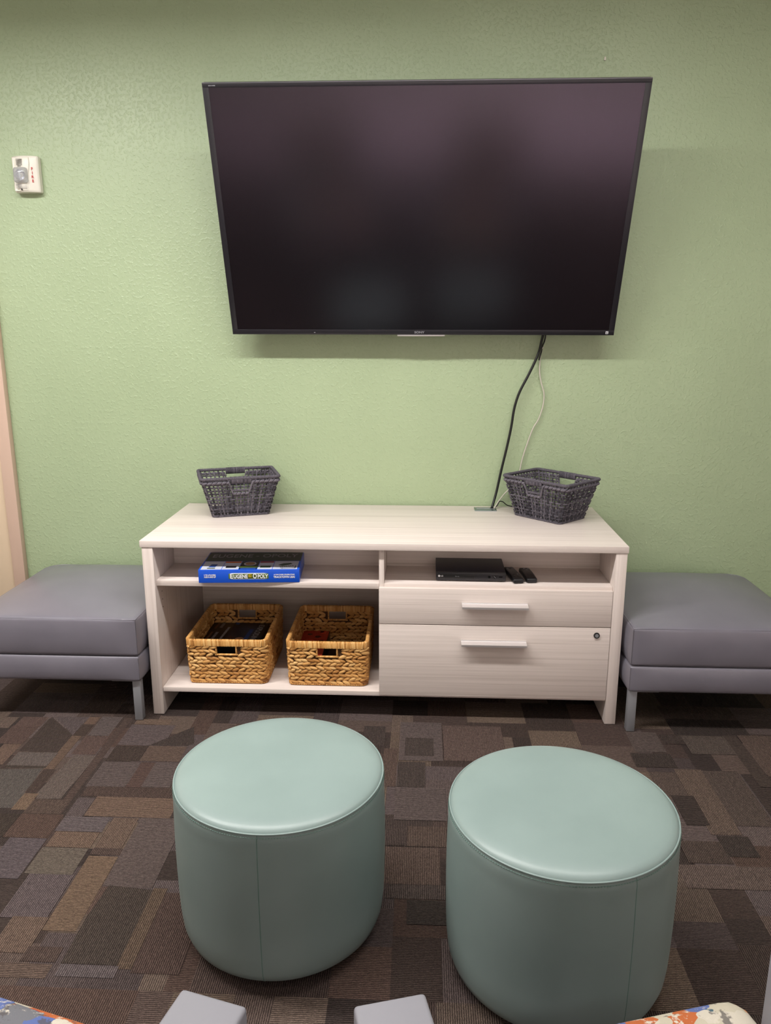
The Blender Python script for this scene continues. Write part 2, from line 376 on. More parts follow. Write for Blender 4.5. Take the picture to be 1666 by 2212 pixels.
FLOOR_PATCHES = [
 ([(-0.393,-0.697),(-0.249,-0.832),(-0.247,-0.956),(-0.394,-0.951),(-0.398,-0.727)],(66,58,55),1.0),
 ([(-0.575,-0.704),(-0.521,-0.704),(-0.521,-0.79),(-0.575,-0.79)],(105,92,85),1.0),
 ([(-0.507,-0.7),(-0.404,-0.7),(-0.404,-0.772),(-0.507,-0.772)],(95,78,74),1.0),
 ([(-0.513,-0.772),(-0.407,-0.772),(-0.407,-0.903),(-0.513,-0.903)],(88,72,68),1.0),
 ([(-0.476,-0.905),(-0.409,-0.905),(-0.409,-1.042),(-0.476,-1.042)],(108,90,80),1.0),
 ([(-0.378,-0.696),(-0.243,-0.69),(-0.249,-0.832)],(92,84,86),1.0),
 ([(-0.243,-0.689),(-0.2,-0.689),(-0.2,-0.747),(-0.243,-0.747)],(112,92,80),0.0),
 ([(-0.246,-0.747),(-0.201,-0.747),(-0.201,-0.832),(-0.246,-0.832)],(70,60,55),0.0),
 ([(-0.25,-0.835),(-0.212,-0.835),(-0.212,-1.063),(-0.25,-1.063)],(105,88,76),0.0),
 ([(-0.393,-0.958),(-0.246,-0.958),(-0.246,-1.046),(-0.393,-1.046)],(100,94,92),1.0),
 ([(-0.392,-1.045),(-0.246,-1.045),(-0.246,-1.058),(-0.392,-1.058)],(62,56,52),1.0),
 ([(-0.401,-1.071),(-0.254,-1.06),(-0.24,-1.209),(-0.243,-1.289),(-0.282,-1.291)],(88,86,84),1.0),
 ([(-0.245,-1.063),(-0.203,-1.063),(-0.203,-1.205),(-0.245,-1.205)],(68,58,54),1.0),
 ([(-0.182,-0.97),(-0.097,-0.97),(-0.109,-1.233),(-0.188,-1.237),(-0.203,-1.207)],(100,92,88),1.0),
 ([(-0.197,-0.834),(-0.108,-0.834),(-0.108,-0.964),(-0.197,-0.964)],(92,76,72),1.0),
 ([(-0.192,-0.686),(-0.11,-0.686),(-0.11,-0.832),(-0.192,-0.832)],(95,88,88),0.0),
 ([(-0.1,-0.688),(-0.07,-0.688),(-0.07,-1.314),(-0.1,-1.314)],(78,66,62),0.0),
 ([(-0.046,-0.697),(0.093,-0.697),(0.093,-0.739),(-0.046,-0.739)],(112,96,84),0.0),
 ([(-0.053,-0.741),(0.12,-0.741),(0.12,-0.894),(-0.053,-0.894)],(94,86,88),0.0),
 ([(0.193,-0.747),(0.23,-0.871),(0.208,-0.889),(0.067,-0.892)],(62,56,54),1.0),
 ([(-0.054,-0.897),(0.067,-0.897),(0.067,-0.999),(-0.054,-0.999)],(62,54,50),1.0),
 ([(0.069,-0.894),(0.211,-0.894),(0.211,-0.997),(0.069,-0.997)],(96,82,74),0.0),
 ([(-0.058,-1.006),(0.077,-1.006),(0.077,-1.163),(-0.058,-1.163)],(92,84,84),0.0),
 ([(0.079,-1.005),(0.13,-1.005),(0.13,-1.158),(0.079,-1.158)],(84,68,64),0.0),
 ([(0.13,-1.002),(0.228,-1.002),(0.228,-1.155),(0.13,-1.155)],(92,84,84),0.0),
 ([(-0.049,-1.159),(0.248,-1.159),(0.248,-1.215),(-0.049,-1.215)],(74,62,58),1.0),
 ([(-0.053,-1.223),(0.004,-1.223),(0.004,-1.325),(-0.053,-1.325)],(90,82,84),1.0),
 ([(0.006,-1.215),(0.282,-1.215),(0.282,-1.32),(0.006,-1.32)],(112,94,82),0.0),
 ([(-0.243,-1.208),(-0.194,-1.208),(-0.194,-1.298),(-0.243,-1.298)],(118,100,84),1.0),
 ([(-0.194,-1.238),(-0.078,-1.238),(-0.078,-1.314),(-0.194,-1.314)],(84,72,66),1.0),
 ([(-0.284,-1.318),(-0.198,-1.318),(-0.198,-1.432),(-0.284,-1.432)],(56,50,46),1.0),
 ([(-0.197,-1.316),(-0.058,-1.316),(-0.058,-1.433),(-0.197,-1.433)],(84,68,62),1.0),
 ([(-0.172,-1.435),(-0.057,-1.435),(-0.057,-1.61),(-0.172,-1.61)],(92,86,92),0.0),
 ([(-0.052,-1.325),(0.096,-1.325),(0.096,-1.397),(-0.052,-1.397)],(98,92,96),0.0),
 ([(0.104,-1.324),(0.186,-1.324),(0.186,-1.501),(0.104,-1.501)],(106,90,80),1.0),
 ([(-0.046,-1.399),(0.091,-1.399),(0.091,-1.471),(-0.046,-1.471)],(112,94,82),1.0),
 ([(-0.051,-1.473),(0.088,-1.473),(0.088,-1.587),(-0.051,-1.587)],(104,98,90),0.0),
 ([(0.102,-1.469),(0.193,-1.469),(0.193,-1.501),(0.102,-1.501)],(78,66,62),1.0),
 ([(0.192,-1.321),(0.333,-1.321),(0.333,-1.629),(0.192,-1.629)],(94,85,84),0.0),
 ([(0.102,-1.505),(0.19,-1.505),(0.19,-1.794),(0.102,-1.794)],(116,98,82),0.0),
 ([(-0.034,-1.588),(0.095,-1.588),(0.095,-1.754),(-0.034,-1.754)],(94,86,90),1.0),
 ([(0.344,-1.637),(0.337,-1.895),(0.198,-1.894),(0.198,-1.739),(0.21,-1.625)],(66,60,56),1.0),
 ([(0.338,-1.629),(0.377,-1.629),(0.377,-1.905),(0.338,-1.905)],(96,82,70),1.0),
 ([(0.378,-1.645),(0.497,-1.645),(0.497,-1.916),(0.378,-1.916)],(80,66,62),1.0),
 ([(0.004,-1.749),(0.1,-1.749),(0.1,-1.868),(0.004,-1.868)],(108,92,82),1.0),
 ([(0.095,-1.846),(0.184,-1.846),(0.184,-1.893),(0.095,-1.893)],(78,66,62),1.0),
 ([(0.047,-1.899),(0.181,-1.899),(0.181,-1.941),(0.047,-1.941)],(100,86,78),0.0),
 ([(0.2,-1.897),(0.344,-1.897),(0.344,-1.933),(0.2,-1.933)],(98,92,96),1.0),
 ([(0.854,-0.713),(0.937,-0.713),(0.937,-0.857),(0.854,-0.857)],(66,60,58),1.0),
 ([(0.993,-0.675),(1.152,-0.675),(1.152,-0.95),(0.993,-0.95)],(96,88,88),0.0),
 ([(1.015,-0.793),(1.12,-0.793),(1.12,-0.92),(1.015,-0.92)],(70,64,62),1.0),
 ([(1.157,-0.694),(1.381,-0.694),(1.381,-0.945),(1.157,-0.945)],(98,84,80),1.0),
 ([(0.937,-0.872),(0.988,-0.872),(0.988,-1.114),(0.937,-1.114)],(90,76,70),1.0),
 ([(0.991,-0.96),(1.088,-0.96),(1.088,-1.114),(0.991,-1.114)],(68,62,60),1.0),
 ([(0.988,-1.117),(1.156,-1.117),(1.156,-1.294),(0.988,-1.294)],(92,84,84),0.0),
 ([(0.96,-1.328),(1.032,-1.328),(1.032,-1.419),(0.96,-1.419)],(66,58,56),1.0),
 ([(1.033,-1.324),(1.153,-1.324),(1.153,-1.42),(1.033,-1.42)],(84,72,66),1.0),
 ([(0.967,-1.425),(1.128,-1.425),(1.128,-1.582),(0.967,-1.582)],(98,84,78),1.0),
 ([(1.036,-1.641),(1.153,-1.641),(1.153,-1.73),(1.036,-1.73)],(60,56,54),0.0),
 ([(0.974,-1.583),(1.149,-1.583),(1.149,-1.638),(0.974,-1.638)],(84,76,74),1.0),
 ([(1.832,-0.862),(1.976,-0.862),(1.976,-0.955),(1.832,-0.955)],(62,56,54),1.0),
 ([(1.853,-0.712),(1.968,-0.712),(1.968,-0.854),(1.853,-0.854)],(92,84,82),0.0),
 ([(1.975,-0.726),(2.062,-0.726),(2.062,-0.793),(1.975,-0.793)],(68,60,58),1.0),
 ([(2.055,-0.729),(2.234,-0.729),(2.234,-0.859),(2.055,-0.859)],(92,84,80),1.0),
 ([(2.215,-0.72),(2.266,-0.72),(2.266,-1.06),(2.215,-1.06)],(74,66,62),0.0),
 ([(2.27,-0.718),(2.488,-0.718),(2.488,-0.995),(2.27,-0.995)],(100,86,80),1.0),
 ([(2.052,-0.969),(2.175,-0.969),(2.175,-1.276),(2.052,-1.276)],(88,78,74),1.0),
 ([(1.958,-0.963),(2.052,-0.963),(2.052,-1.323),(1.958,-1.323)],(106,92,84),1.0),
 ([(1.899,-1.122),(1.971,-1.122),(1.971,-1.279),(1.899,-1.279)],(58,52,50),0.0),
 ([(1.809,-1.465),(2.135,-1.465),(2.135,-1.561),(1.809,-1.561)],(100,88,84),1.0),
 ([(1.847,-1.356),(1.977,-1.356),(1.977,-1.456),(1.847,-1.456)],(78,68,64),1.0),
 ([(1.971,-1.328),(2.066,-1.328),(2.066,-1.424),(1.971,-1.424)],(60,54,52),1.0),
]
for k, (poly, tone, rib) in enumerate(FLOOR_PATCHES):
    patch(poly, tone, rib, .0003+.00002*k)
me = bpy.data.meshes.new('floor'); me.from_pydata(fv, [], ff); me.update()
me.attributes.new('tone', 'FLOAT_COLOR', 'FACE'); me.attributes.new('rib', 'FLOAT', 'FACE')
me.attributes['tone'].data.foreach_set('color', [q for t in ftone for q in (*t, 1)])
me.attributes['rib'].data.foreach_set('value', frib)
me.materials.append(M_carpet); me.materials.append(mat('added_lilac_reflection_floor', (214, 190, 204), .45))
for p_ in me.polygons:
    if p_.center.y < -4.2: p_.material_index = 1     # unseen pale floor, added for its lilac reflection in the screen
struct(link('floor', me))

# door at the far left, in a pinkish frame
w = MB(); w.box(-.857, -.801, -.035, -.0005, 0, 2.1, .003); w.box(-1.81, -1.754, -.035, -.0005, 0, 2.1, .003); w.box(-1.81, -.801, -.0345, -.0005, 2.1, 2.156, .003)
tr = struct(w.build('trim_1', M_frame))
w = MB(); w.box(-.865, -.857, -.031, -.006, .955, 1.03, .002); w.build('strike_plate', M_blue, tr)
w = MB(); w.box(-1.75, -.8605, -.022, -.0005, .006, 2.096, .002); struct(w.build('door_1', M_door))
w = MB(); w.box(-.80, RX1, -.012, 0, 0, .10, .003); struct(w.build('baseboard_back', M_black))

# ------------------------------------------------------------------ credenza
H = .7215; YF = -.657; SHZ = .559
cr = thing('media_credenza', 'long pale wood-grain media credenza standing against the green wall', 'cabinet', (0, 0, 0))
m = MB(); m.box(-.001, 1.831, -.66, -.012, .6955, H, .0012); m.build('top_panel', M_woodx, cr)
for x0, x1 in ((.005, .047), (1.786, 1.828)):
    m = MB(); m.box(x0, x1, -.657, -.014, .003, .6945, .0012); sp_ = m.build('side_panel', M_woodz, cr)
    if x0 < 1:
        for z in (.496, .463, .431):
            h_ = MB(); h_.cyl((.0469, -.585, z), (.0473, -.585, z), .0028, 10); h_.build('shelf_pin_hole', M_dark, sp_)
m = MB(); m.box(.907, .926, -.640, -.03, .1, .6945, .0008); m.build('divider', M_woodz, cr)
m = MB(); m.box(.0475, .9065, -.641, -.03, SHZ-.022, SHZ, .001); m.build('shelf', M_woodx, cr)
m = MB(); m.box(.9265, 1.7855, -.641, -.03, SHZ-.019, SHZ, .001); m.build('shelf', M_woodx, cr)
m = MB(); m.box(.0475, 1.7855, -.651, -.03, .0985, .117, .001); m.build('bottom_panel', M_woodx, cr)
m = MB(); m.box(.0475, 1.7855, -.045, -.030, .117, .6945); m.build('back_panel', M_woodx, cr)
for x0, x1 in ((.0475, .9065), (.9265, 1.7855)):
    m = MB(); m.box(x0, x1, -.415, -.40, SHZ+.0003, .6945); m.build('cubby_back', M_woodx, cr)
for z0, z1, hz, lock in ((.4035, .5465, .485, False), (.106, .4005, .334, True)):
    m = MB(); m.box(.9075, 1.7845, -.657, -.6385, z0, z1, .0012); d = m.build('drawer', M_woodx, cr)
    m = MB()    # bent aluminium edge pull: flat flange, then a lip
    m.prism([(-.657, hz+.010), (-.660, hz+.010), (-.6605, hz+.0065), (-.683, hz+.0035), (-.689, hz+.0015), (-.689, hz-.006), (-.6865, hz-.006), (-.6865, hz-.001), (-.657, hz+.002)], 1.222, 1.470, 'x')
    m.build('handle', M_alu, d, smooth=25)
    if lock:
        m = MB(); m.cyl((1.734, -.656, .371), (1.734, -.6615, .371), .0115, 24); lk = m.build('lock', M_dark, d)
        m = MB(); m.cyl((1.734, -.6612, .371), (1.734, -.6628, .371), .0068, 20); m.build('lock_barrel', M_silver, lk)
m = MB(); m.box(1.300, 1.397, -.112, -.052, H-.0005, H+.004, .0015); g = m.build('cable_grommet', M_chromeplate, cr)
m = MB(); m.box(1.310, 1.387, -.092, -.066, H+.0041, H+.0046); m.build('grommet_flap', M_silver, g)

# ------------------------------------------------------------------ television
TW, TH, TY, TZ, TT = 1.59, .931, -.113, 1.478, .3419
tv = bpy.data.objects.new('television', None); COL.objects.link(tv)
tag(tv, 'large black flat screen television tilted down on the green wall', 'television')
tv.location = (1.0572, TY, TZ); tv.rotation_euler = (0, 0, 0)
TM = Matrix.Rotation(.0024, 4, 'Y') @ Matrix.Rotation(TT, 4, 'X')     # local: front face y=0, z up
def tvbuild(m_, name, mt, parent=tv, smooth=40):
    o = m_.build(name, mt, parent, smooth); o.data.transform(TM); return o
hw = TW/2
m = MB(); m.box(-hw, hw, .0015, .034, 0, TH, .002); m.box(-hw+.16, hw-.16, .0341, .052, .13, TH-.30, .006)
cab = tvbuild(m, 'housing', M_black)
m = MB(); bz, bt, bb = .0225, .016, .021
m.box(-hw, -hw+bz, -.002, .0016, bb, TH-bt, .0006); m.box(hw-bz, hw, -.002, .0016, bb, TH-bt, .0006); m.box(-hw, hw, -.002, .0016, TH-bt, TH-.003, .0006)
tvbuild(m, 'bezel', M_bezel)
m = MB(); m.box(-hw, hw, -.0035, .0016, 0, bb, .001); bzb = tvbuild(m, 'bottom_bezel', M_bezel)
m = MB(); m.box(-hw+bz, hw-bz, -.0005, .0014, bb, TH-bt); tvbuild(m, 'screen', M_screen)
m = MB(); m.box(-hw, hw, -.0022, .0012, TH-.003, TH+.0005, .0004); tvbuild(m, 'top_edge_strip', mat('dark_aluminium', (120, 120, 126), .35, .8))
m = MB(); m.box(-.100, .098, -.006, .006, -.0055, .0002, .0015); tvbuild(m, 'light_bar', M_alu)
t = text('maker_lettering', 'SONY', .0125, M_greytext, bzb, front(-.008, -.0038, .0105), .0002, .042, bold=.0003); t.data.transform(TM)
t = small_print('series_print', M_greytext, tv, front(-hw+.036, -.0019, TH-.0095), .026, .0035, 6); t.data.transform(TM)
m = MB(); m.box(hw-.035, hw-.024, -.0042, -.0034, .006, .017); es = tvbuild(m, 'rating_sticker', M_whitetext)
m = MB(); m.box(hw-.033, hw-.027, -.0046, -.0041, .009, .0125); tvbuild(m, 'sticker_print', M_dark, es)
m = MB(); m.box(-hw+.345, -hw+.351, -.0040, -.0034, .008, .0105); tvbuild(m, 'status_lamp', M_greytext)
# tilting wall bracket behind the set
m = MB()
for sx in (-.22, .22):
    a = TM @ Vector((sx, .052, .2)); b_ = TM @ Vector((sx, .052, .62))
    m.tube([a+Vector((0, .004, 0)), b_+Vector((0, .004, 0))], .012, 4)
    m.box(sx-.012, sx+.012, -TY-.02, -TY-.001, .05, .72, .002)
    m.tube([(sx, -TY-.012, .66), b_], .009, 6); m.tube([(sx, -TY-.012, .16), a], .009, 6)
m.box(-.36, .36, -TY-.012, -TY-.001, .34, .44, .002)
m.build('wall_bracket', M_black, tv)

# ------------------------------------------------------------------ cables
def cable(name, label, pts, r, mt, n=12):
    m_ = MB(); m_.tube(smoothpath(pts, n), r, 8); return tag(m_.build(name, mt, smooth=60), label, 'cable')
cable('power_cable', 'thick black cable hanging from the television into the metal grommet',
      [(1.585, -.05, 1.60), (1.577, -.042, 1.50), (1.571, -.032, 1.455), (1.558, -.030, 1.395), (1.522, -.030, 1.31), (1.486, -.030, 1.235), (1.466, -.030, 1.165), (1.455, -.030, 1.08), (1.441, -.030, 1.00), (1.418, -.035, .89), (1.399, -.045, .795), (1.381, -.068, .735), (1.375, -.078, .7263)], .0055, M_cableblack)
cable('signal_cable', 'thin black cable beside the thick one just under the television',
      [(1.594, -.03, 1.60), (1.589, -.022, 1.50), (1.586, -.016, 1.455), (1.578, -.012, 1.43), (1.573, -.018, 1.405), (1.567, -.023, 1.385), (1.5645, -.0215, 1.37)], .003, M_cableblack)
cable('antenna_cable', 'thin grey white cable looping down the wall behind the right dark basket',
      [(1.582, -.014, 1.425), (1.572, -.014, 1.405), (1.570, -.012, 1.33), (1.578, -.012, 1.28), (1.594, -.012, 1.225), (1.591, -.012, 1.17), (1.575, -.012, 1.115), (1.552, -.012, 1.072), (1.527, -.012, .995), (1.510, -.012, .93), (1.500, -.013, .875), (1.478, -.016, .822), (1.44, -.024, .785), (1.405, -.055, .748), (1.388, -.078, .7263)], .0029, M_cablewhite)
cable('sensor_cable', 'thin black wire arching from the grommet to behind the right dark basket',
      [(1.385, -.072, .7263), (1.402, -.062, .735), (1.414, -.050, .752), (1.430, -.046, .749), (1.452, -.04, .732), (1.49, -.036, .7245), (1.54, -.034, .724)], .0022, M_cableblack)

# ------------------------------------------------------------------ charcoal woven baskets
def rrect(w_, d_, r, n=400):
    """perimeter points (x, y, nx, ny) of a rounded rectangle, equal parameter for every size"""
    seg = []
    for (cx, cy, a0) in ((w_/2-r, -d_/2+r, -PI/2), (w_/2-r, d_/2-r, 0), (-w_/2+r, d_/2-r, PI/2), (-w_/2+r, -d_/2+r, PI)):
        seg.append((cx, cy, a0))
    return seg
class Shell:
    def __init__(s, bw, bd, tw, td, h, r, bulge=0.):
        s.b, s.t, s.h, s.r, s.bulge = (bw, bd), (tw, td), h, r, bulge
        ref = s._len(tw, td); s.ref = ref; s.P = sum(ref)
    def _len(s, w_, d_):
        c = PI/2*s.r; return [w_-2*s.r, c, d_-2*s.r, c, w_-2*s.r, c, d_-2*s.r, c]
    def at(s, f, v, off=0.):
        """f: 0..1 round the perimeter, starting at the front-left, going right; v: 0..1 height"""
        w_ = s.b[0]+(s.t[0]-s.b[0])*v; d_ = s.b[1]+(s.t[1]-s.b[1])*v; r = s.r
        q = (f % 1.)*s.P; i = 0
        while i < 7 and q > s.ref[i]: q -= s.ref[i]; i += 1
        k = q/s.ref[i] if s.ref[i] > 0 else 0
        hw_, hd = w_/2, d_/2
        if i == 0: x, y, nx_, ny_ = -hw_+r+(w_-2*r)*k, -hd, 0, -1
        elif i == 2: x, y, nx_, ny_ = hw_, -hd+r+(d_-2*r)*k, 1, 0
        elif i == 4: x, y, nx_, ny_ = hw_-r-(w_-2*r)*k, hd, 0, 1
        elif i == 6: x, y, nx_, ny_ = -hw_, hd-r-(d_-2*r)*k, -1, 0
        else:
            cx, cy, a0 = {1: (hw_-r, -hd+r, -PI/2), 3: (hw_-r, hd-r, 0), 5: (-hw_+r, hd-r, PI/2), 7: (-hw_+r, -hd+r, PI)}[i]
            a = a0+PI/2*k; nx_, ny_ = math.cos(a), math.sin(a); x, y = cx+r*nx_, cy+r*ny_
        bz_ = s.bulge*math.sin(PI*min(max(v, 0), 1))*(math.sin(PI*k) if i % 2 == 0 else 0)
        return Vector((x+nx_*(off+bz_), y+ny_*(off+bz_), v*s.h))
    def frac(s, side, u):      # side 0 front 1 right 2 back 3 left, u 0..1
        i = side*2; return (sum(s.ref[:i])+s.ref[i]*u)/s.P

def charcoal_basket(label, loc, rz):
    root = thing('woven_rope_basket', label, 'basket', loc, rz, 'charcoal baskets on the credenza')
    S = Shell(.234, .176, .327, .236, .172, .014, -.002)
    NS, NR, A, R_ = 56, 11, .0028, .0036
    hole = [(S.frac(0, .36), S.frac(0, .64)), (S.frac(2, .36), S.frac(2, .64))]
    inhole = lambda f: any(a < f < b for a, b in hole)
    vtop = .86
    m = MB()
    for j in range(NS):
        f = (j+.5)/NS; top = .66 if inhole(f) else .97
        pts = [S.at(f, top*i/26, A*math.cos(PI*((top*i/26)/vtop*(NR))+j*PI)*(1 if top*i/26 < vtop else .2)) for i in range(27)]
        m.tint = rnd.random(); m.tube(pts, R_*.95, 6)
    for k in range(NR):
        v = .045+(vtop-.07)*k/(NR-1); m.tint = rnd.random()
        K = NS*4; run = []
        for i in range(K+1):
            f = i/K
            if v > .62 and inhole(f):
                if len(run) > 2: m.tube(run, R_*.9, 6)
                run = []; continue
            run.append(S.at(f, v+.004*math.sin(9*f+k), A*math.sin(PI*(f*NS)-PI/2*0+k*PI)))
        if len(run) > 2: m.tube(run, R_*.9, 6)
    m.build('woven_body', M_rope, root, 60)
    m = MB()
    # floor of the basket
    fl = [S.at(i/80, .03, -.003) for i in range(80)]; m.add(fl+[p-Vector((0, 0, .004)) for p in fl], [tuple(range(80)), tuple(range(159, 79, -1))]+[(i, 80+i, 80+(i+1) % 80, (i+1) % 80) for i in range(80)])
    m.tube([S.at(i/120, .022, .001) for i in range(120)], .0042, 8, True)
    m.build('base', M_rope, root, 60)
    m = MB()
    n_ = 420; pts = [S.at(i/n_, .985, 0) for i in range(n_)]
    m.tube(pts, [.0066+.0009*math.sin(i*2*PI/3.0)+.0004*rnd.random() for i in range(n_)], 9, True)
    m.build('rim', M_rope, root, 60)
    # two-strand plait under the rim, dipping round the handle openings
    m = MB()
    def dip(f):
        v = .885
        for a, b in hole:
            c = (a+b)/2; hwid = (b-a)/2*1.22; d = abs(f-c)
            if d < hwid: v = .885-.29*(1-max(0, (d-hwid*.72)/(hwid*.28)))
        return v
    for ph in (0, PI, PI/2):
        m.tint = rnd.random(); pts = []
        for i in range(700):
            f = i/700; a = i*2*PI/13+ph
            p = S.at(f, dip(f), .0045+.0032*math.cos(a)); p.z += .0035*math.sin(a); pts.append(p)
        m.tube(pts, .0030, 6, True)
    m.build('plait', M_rope, root, 60)
    for (a, b) in hole:
        m = MB(); k = 60
        pts = [S.at(a+(b-a)*i/k, .945, 0) for i in range(k+1)]
        for i in range(k+1):
            m.tint = rnd.random()
            c = pts[i]; up = Vector((0, 0, .0135)); out = Vector((0, .0058, 0))
            q = [c+up*math.sin(t)+out*math.cos(t)*(1+.0*i) for t in [2*PI*j/12 for j in range(12)]]
            m.tube(q, .0017, 5, True)
        m.box(pts[0].x, pts[-1].x, pts[0].y-.0052, pts[0].y+.0052, pts[0].z-.013, pts[0].z+.012, .004) if pts[0].x < pts[-1].x else m.box(pts[-1].x, pts[0].x, pts[0].y-.0052, pts[0].y+.0052, pts[0].z-.013, pts[0].z+.012, .004)
        m.build('handle', M_rope, root, 60)
        m = MB(); k = 40      # wrapped sill of the opening
        q = [S.at(a+(b-a)*i/k, .675, 0) for i in range(k+1)]
        m.tube(q, [.0056+.0008*math.sin(i*2.1) for i in range(k+1)], 8)
        m.build('handle_sill', M_rope, root, 60)
    return root
cb = charcoal_basket('charcoal woven basket at the left end of the credenza top', (.268, -.165, H+.0005), .33)
dup(cb, (1.612, -.195, H+.0005), -.80, 'charcoal woven basket turned cornerwise beside the grommet on the credenza')

# ------------------------------------------------------------------ golden straw baskets
def straw_basket(label, loc, rz):
    root = thing('straw_basket', label, 'basket', loc, rz, 'straw baskets in the open compartment')
    S = Shell(.306, .372, .312, .405, .192, .022)
    m = MB(); NR = 10; zt = .166
    hole = [(S.frac(0, .365), S.frac(0, .635)), (S.frac(2, .365), S.frac(2, .635))]
    NP = 54; hz0, hz1 = .127, .166
    core = MB()
    for k in range(NR):
        zc = .0145+(zt-.0215)*k/(NR-1); s_ = 1 if k % 2 else -1
        for j in range(NP):
            f = (j+(.5 if (k//2) % 2 else 0)+rnd.uniform(-.12, .12))/NP
            if zc > hz0-.004 and any(a-.010 < f < b+.010 for a, b in hole): continue
            p = S.at(f, zc/S.h, rnd.uniform(-.0008, .0014)); p.z += rnd.uniform(-.0012, .0012)
            tdir = (S.at(f+.003, zc/S.h)-S.at(f-.003, zc/S.h)).normalized()
            up = Vector((0, 0, 1)); out = tdir.cross(up)
            a = s_*rnd.uniform(.20, .48)
            X = tdir*math.cos(a)+up*math.sin(a); Y = -tdir*math.sin(a)+up*math.cos(a)
            X = (X+out*rnd.uniform(.02, .16)).normalized()
            m.tint = min(1, max(0, rnd.gauss(.60, .19)))
            m.ellip(p, (X, Y, out), (rnd.uniform(.0175, .0225), rnd.uniform(.0072, .0092), .0078), 8, 7)
    m.build('plaited_body', M_straw, root, 80)
    # thin dark core so the plaits are not see-through
    n_ = 160
    def wall_strip(z0, z1, skip):
        for i in range(n_):
            f0, f1 = i/n_, (i+1)/n_
            if skip and any(f1 > a and f0 < b for a, b in hole): continue
            q = []
            for off in (-.0012, .0012):
                q += [S.at(f0, z0/S.h, off), S.at(f1, z0/S.h, off), S.at(f1, z1/S.h, off), S.at(f0, z1/S.h, off)]
            core.add(q, [(0, 1, 2, 3), (7, 6, 5, 4), (0, 4, 5, 1), (3, 2, 6, 7), (0, 3, 7, 4), (1, 5, 6, 2)])
    wall_strip(.004, hz0, False); wall_strip(hz0, .172, True)
    fl = [S.at(i/80, .03, -.002) for i in range(80)]; core.add(fl+[p-Vector((0, 0, .005)) for p in fl], [tuple(range(80)), tuple(range(159, 79, -1))]+[(i, 80+i, 80+(i+1) % 80, (i+1) % 80) for i in range(80)])
    core.build('lining', M_inner, root, 0)
    m = MB()   # wrapped band at the rim: flat leaf turns, side by side
    NT = 230
    for i in range(NT):
        f = i/NT; p = S.at(f, .180/S.h, .001); tdir = (S.at(f+.002, .18/S.h)-S.at(f-.002, .18/S.h)).normalized()
        up = Vector((0, 0, 1)); out = tdir.cross(up); a = rnd.uniform(-.12, .12)
        m.tint = min(1, max(0, rnd.gauss(.56, .2)))
        Z2 = up*math.cos(a)+tdir*math.sin(a)
        w2 = S.P/NT*.62; vs = []; fs = []
        prof = [(-.0135, .006), (.0105, .0072), (.0138, .003), (.0138, -.003), (.0105, -.0072), (-.0135, -.006)]
        for sgn in (-1, -.6, .6, 1):
            kk = 1. if abs(sgn) < 1 else .86
            for (uz, uo) in prof: vs.append(p+tdir*w2*sgn+Z2*uz*kk+out*uo*kk)
        for r_ in range(3):
            for j in range(6): fs.append((r_*6+j, r_*6+(j+1) % 6, (r_+1)*6+(j+1) % 6, (r_+1)*6+j))
        fs += [tuple(range(6)), tuple(range(23, 17, -1))]; m.add(vs, fs)
    m.build('rim', M_straw, root, 50)
    m = MB()   # foot coil and the sills of the handle openings
    for i in range(150):
        f = i/150; p = S.at(f, .005/S.h, .002); tdir = (S.at(f+.003, .03)-S.at(f-.003, .03)).normalized(); up = Vector((0, 0, 1))
        m.tint = min(1, max(0, rnd.gauss(.55, .2))); m.ellip(p, (tdir, up, tdir.cross(up)), (.0062, .0046, .0052), 6, 5)
    m.build('foot_coil', M_straw, root, 80)
    for a, b in hole:
        m = MB()
        for i in range(17):
            f = a-.004+(b-a+.008)*i/16; p = S.at(f, (hz0+.001)/S.h, .001); m.tint = min(1, max(0, rnd.gauss(.6, .15)))
            m.ellip(p, (Vector((1, 0, 0)), Vector((0, 1, 0)), Vector((0, 0, 1))), (.0058, .0068, .004), 6, 5)
        for f in (a-.003, b+.003):
            for i in range(6):
                p = S.at(f, (hz0+.004+i*.0065)/S.h, .001); m.tint = min(1, max(0, rnd.gauss(.6, .15)))
                m.ellip(p, (Vector((1, 0, 0)), Vector((0, 1, 0)), Vector((0, 0, 1))), (.004, .0068, .0045), 6, 5)
        m.build('handle_binding', M_straw, root, 80)
    return root
sb = straw_basket('golden straw basket holding the dark blue box', (.298, -.418, .1175), .010)
dup(sb, (.700, -.420, .1175), .003, 'golden straw basket next to the drawers holding the red box')

# boxes lying in the straw baskets
bx = thing('card_game_box', 'black and dark blue game box lying in the left straw basket', 'game box', (.272, -.335, .1275), .0)
m = MB(); m.box(-.128, .122, -.145, .125, 0, .098, .002); m.build('box_body', M_nearblack, bx)
m = MB(); m.box(-.030, .085, -.144, .124, .0981, .0985); m.build('cover_panel', M_navy, bx)
def flat(x, y, z, rz): return Matrix.Translation((x, y, z)) @ Matrix.Rotation(rz, 4, 'Z')
R9 = -PI/2-.06
text('title_lettering', 'EXPLODING', .034, M_greytext, bx, flat(.090, -.010, .0987, R9), .0002, .185, bold=.0008)
small_print('subtitle_print', M_midblue, bx, flat(.058, -.035, .0986, R9), .130, .020, 9)
small_print('side_print', M_greytext, bx, flat(-.048, -.030, .0986, R9), .165, .012, 16)
small_print('note_print', M_greytext, bx, flat(-.078, .070, .0982, R9), .055, .013, 6)
small_print('note_print', M_greytext, bx, flat(-.084, -.050, .0982, R9), .090, .013, 9)
small_print('note_lines', M_tan, bx, flat(-.098, .070, .0982, R9), .070, .003, 9, 2)
small_print('note_lines', M_tan, bx, flat(-.104, -.050, .0982, R9), .095, .003, 12, 2)
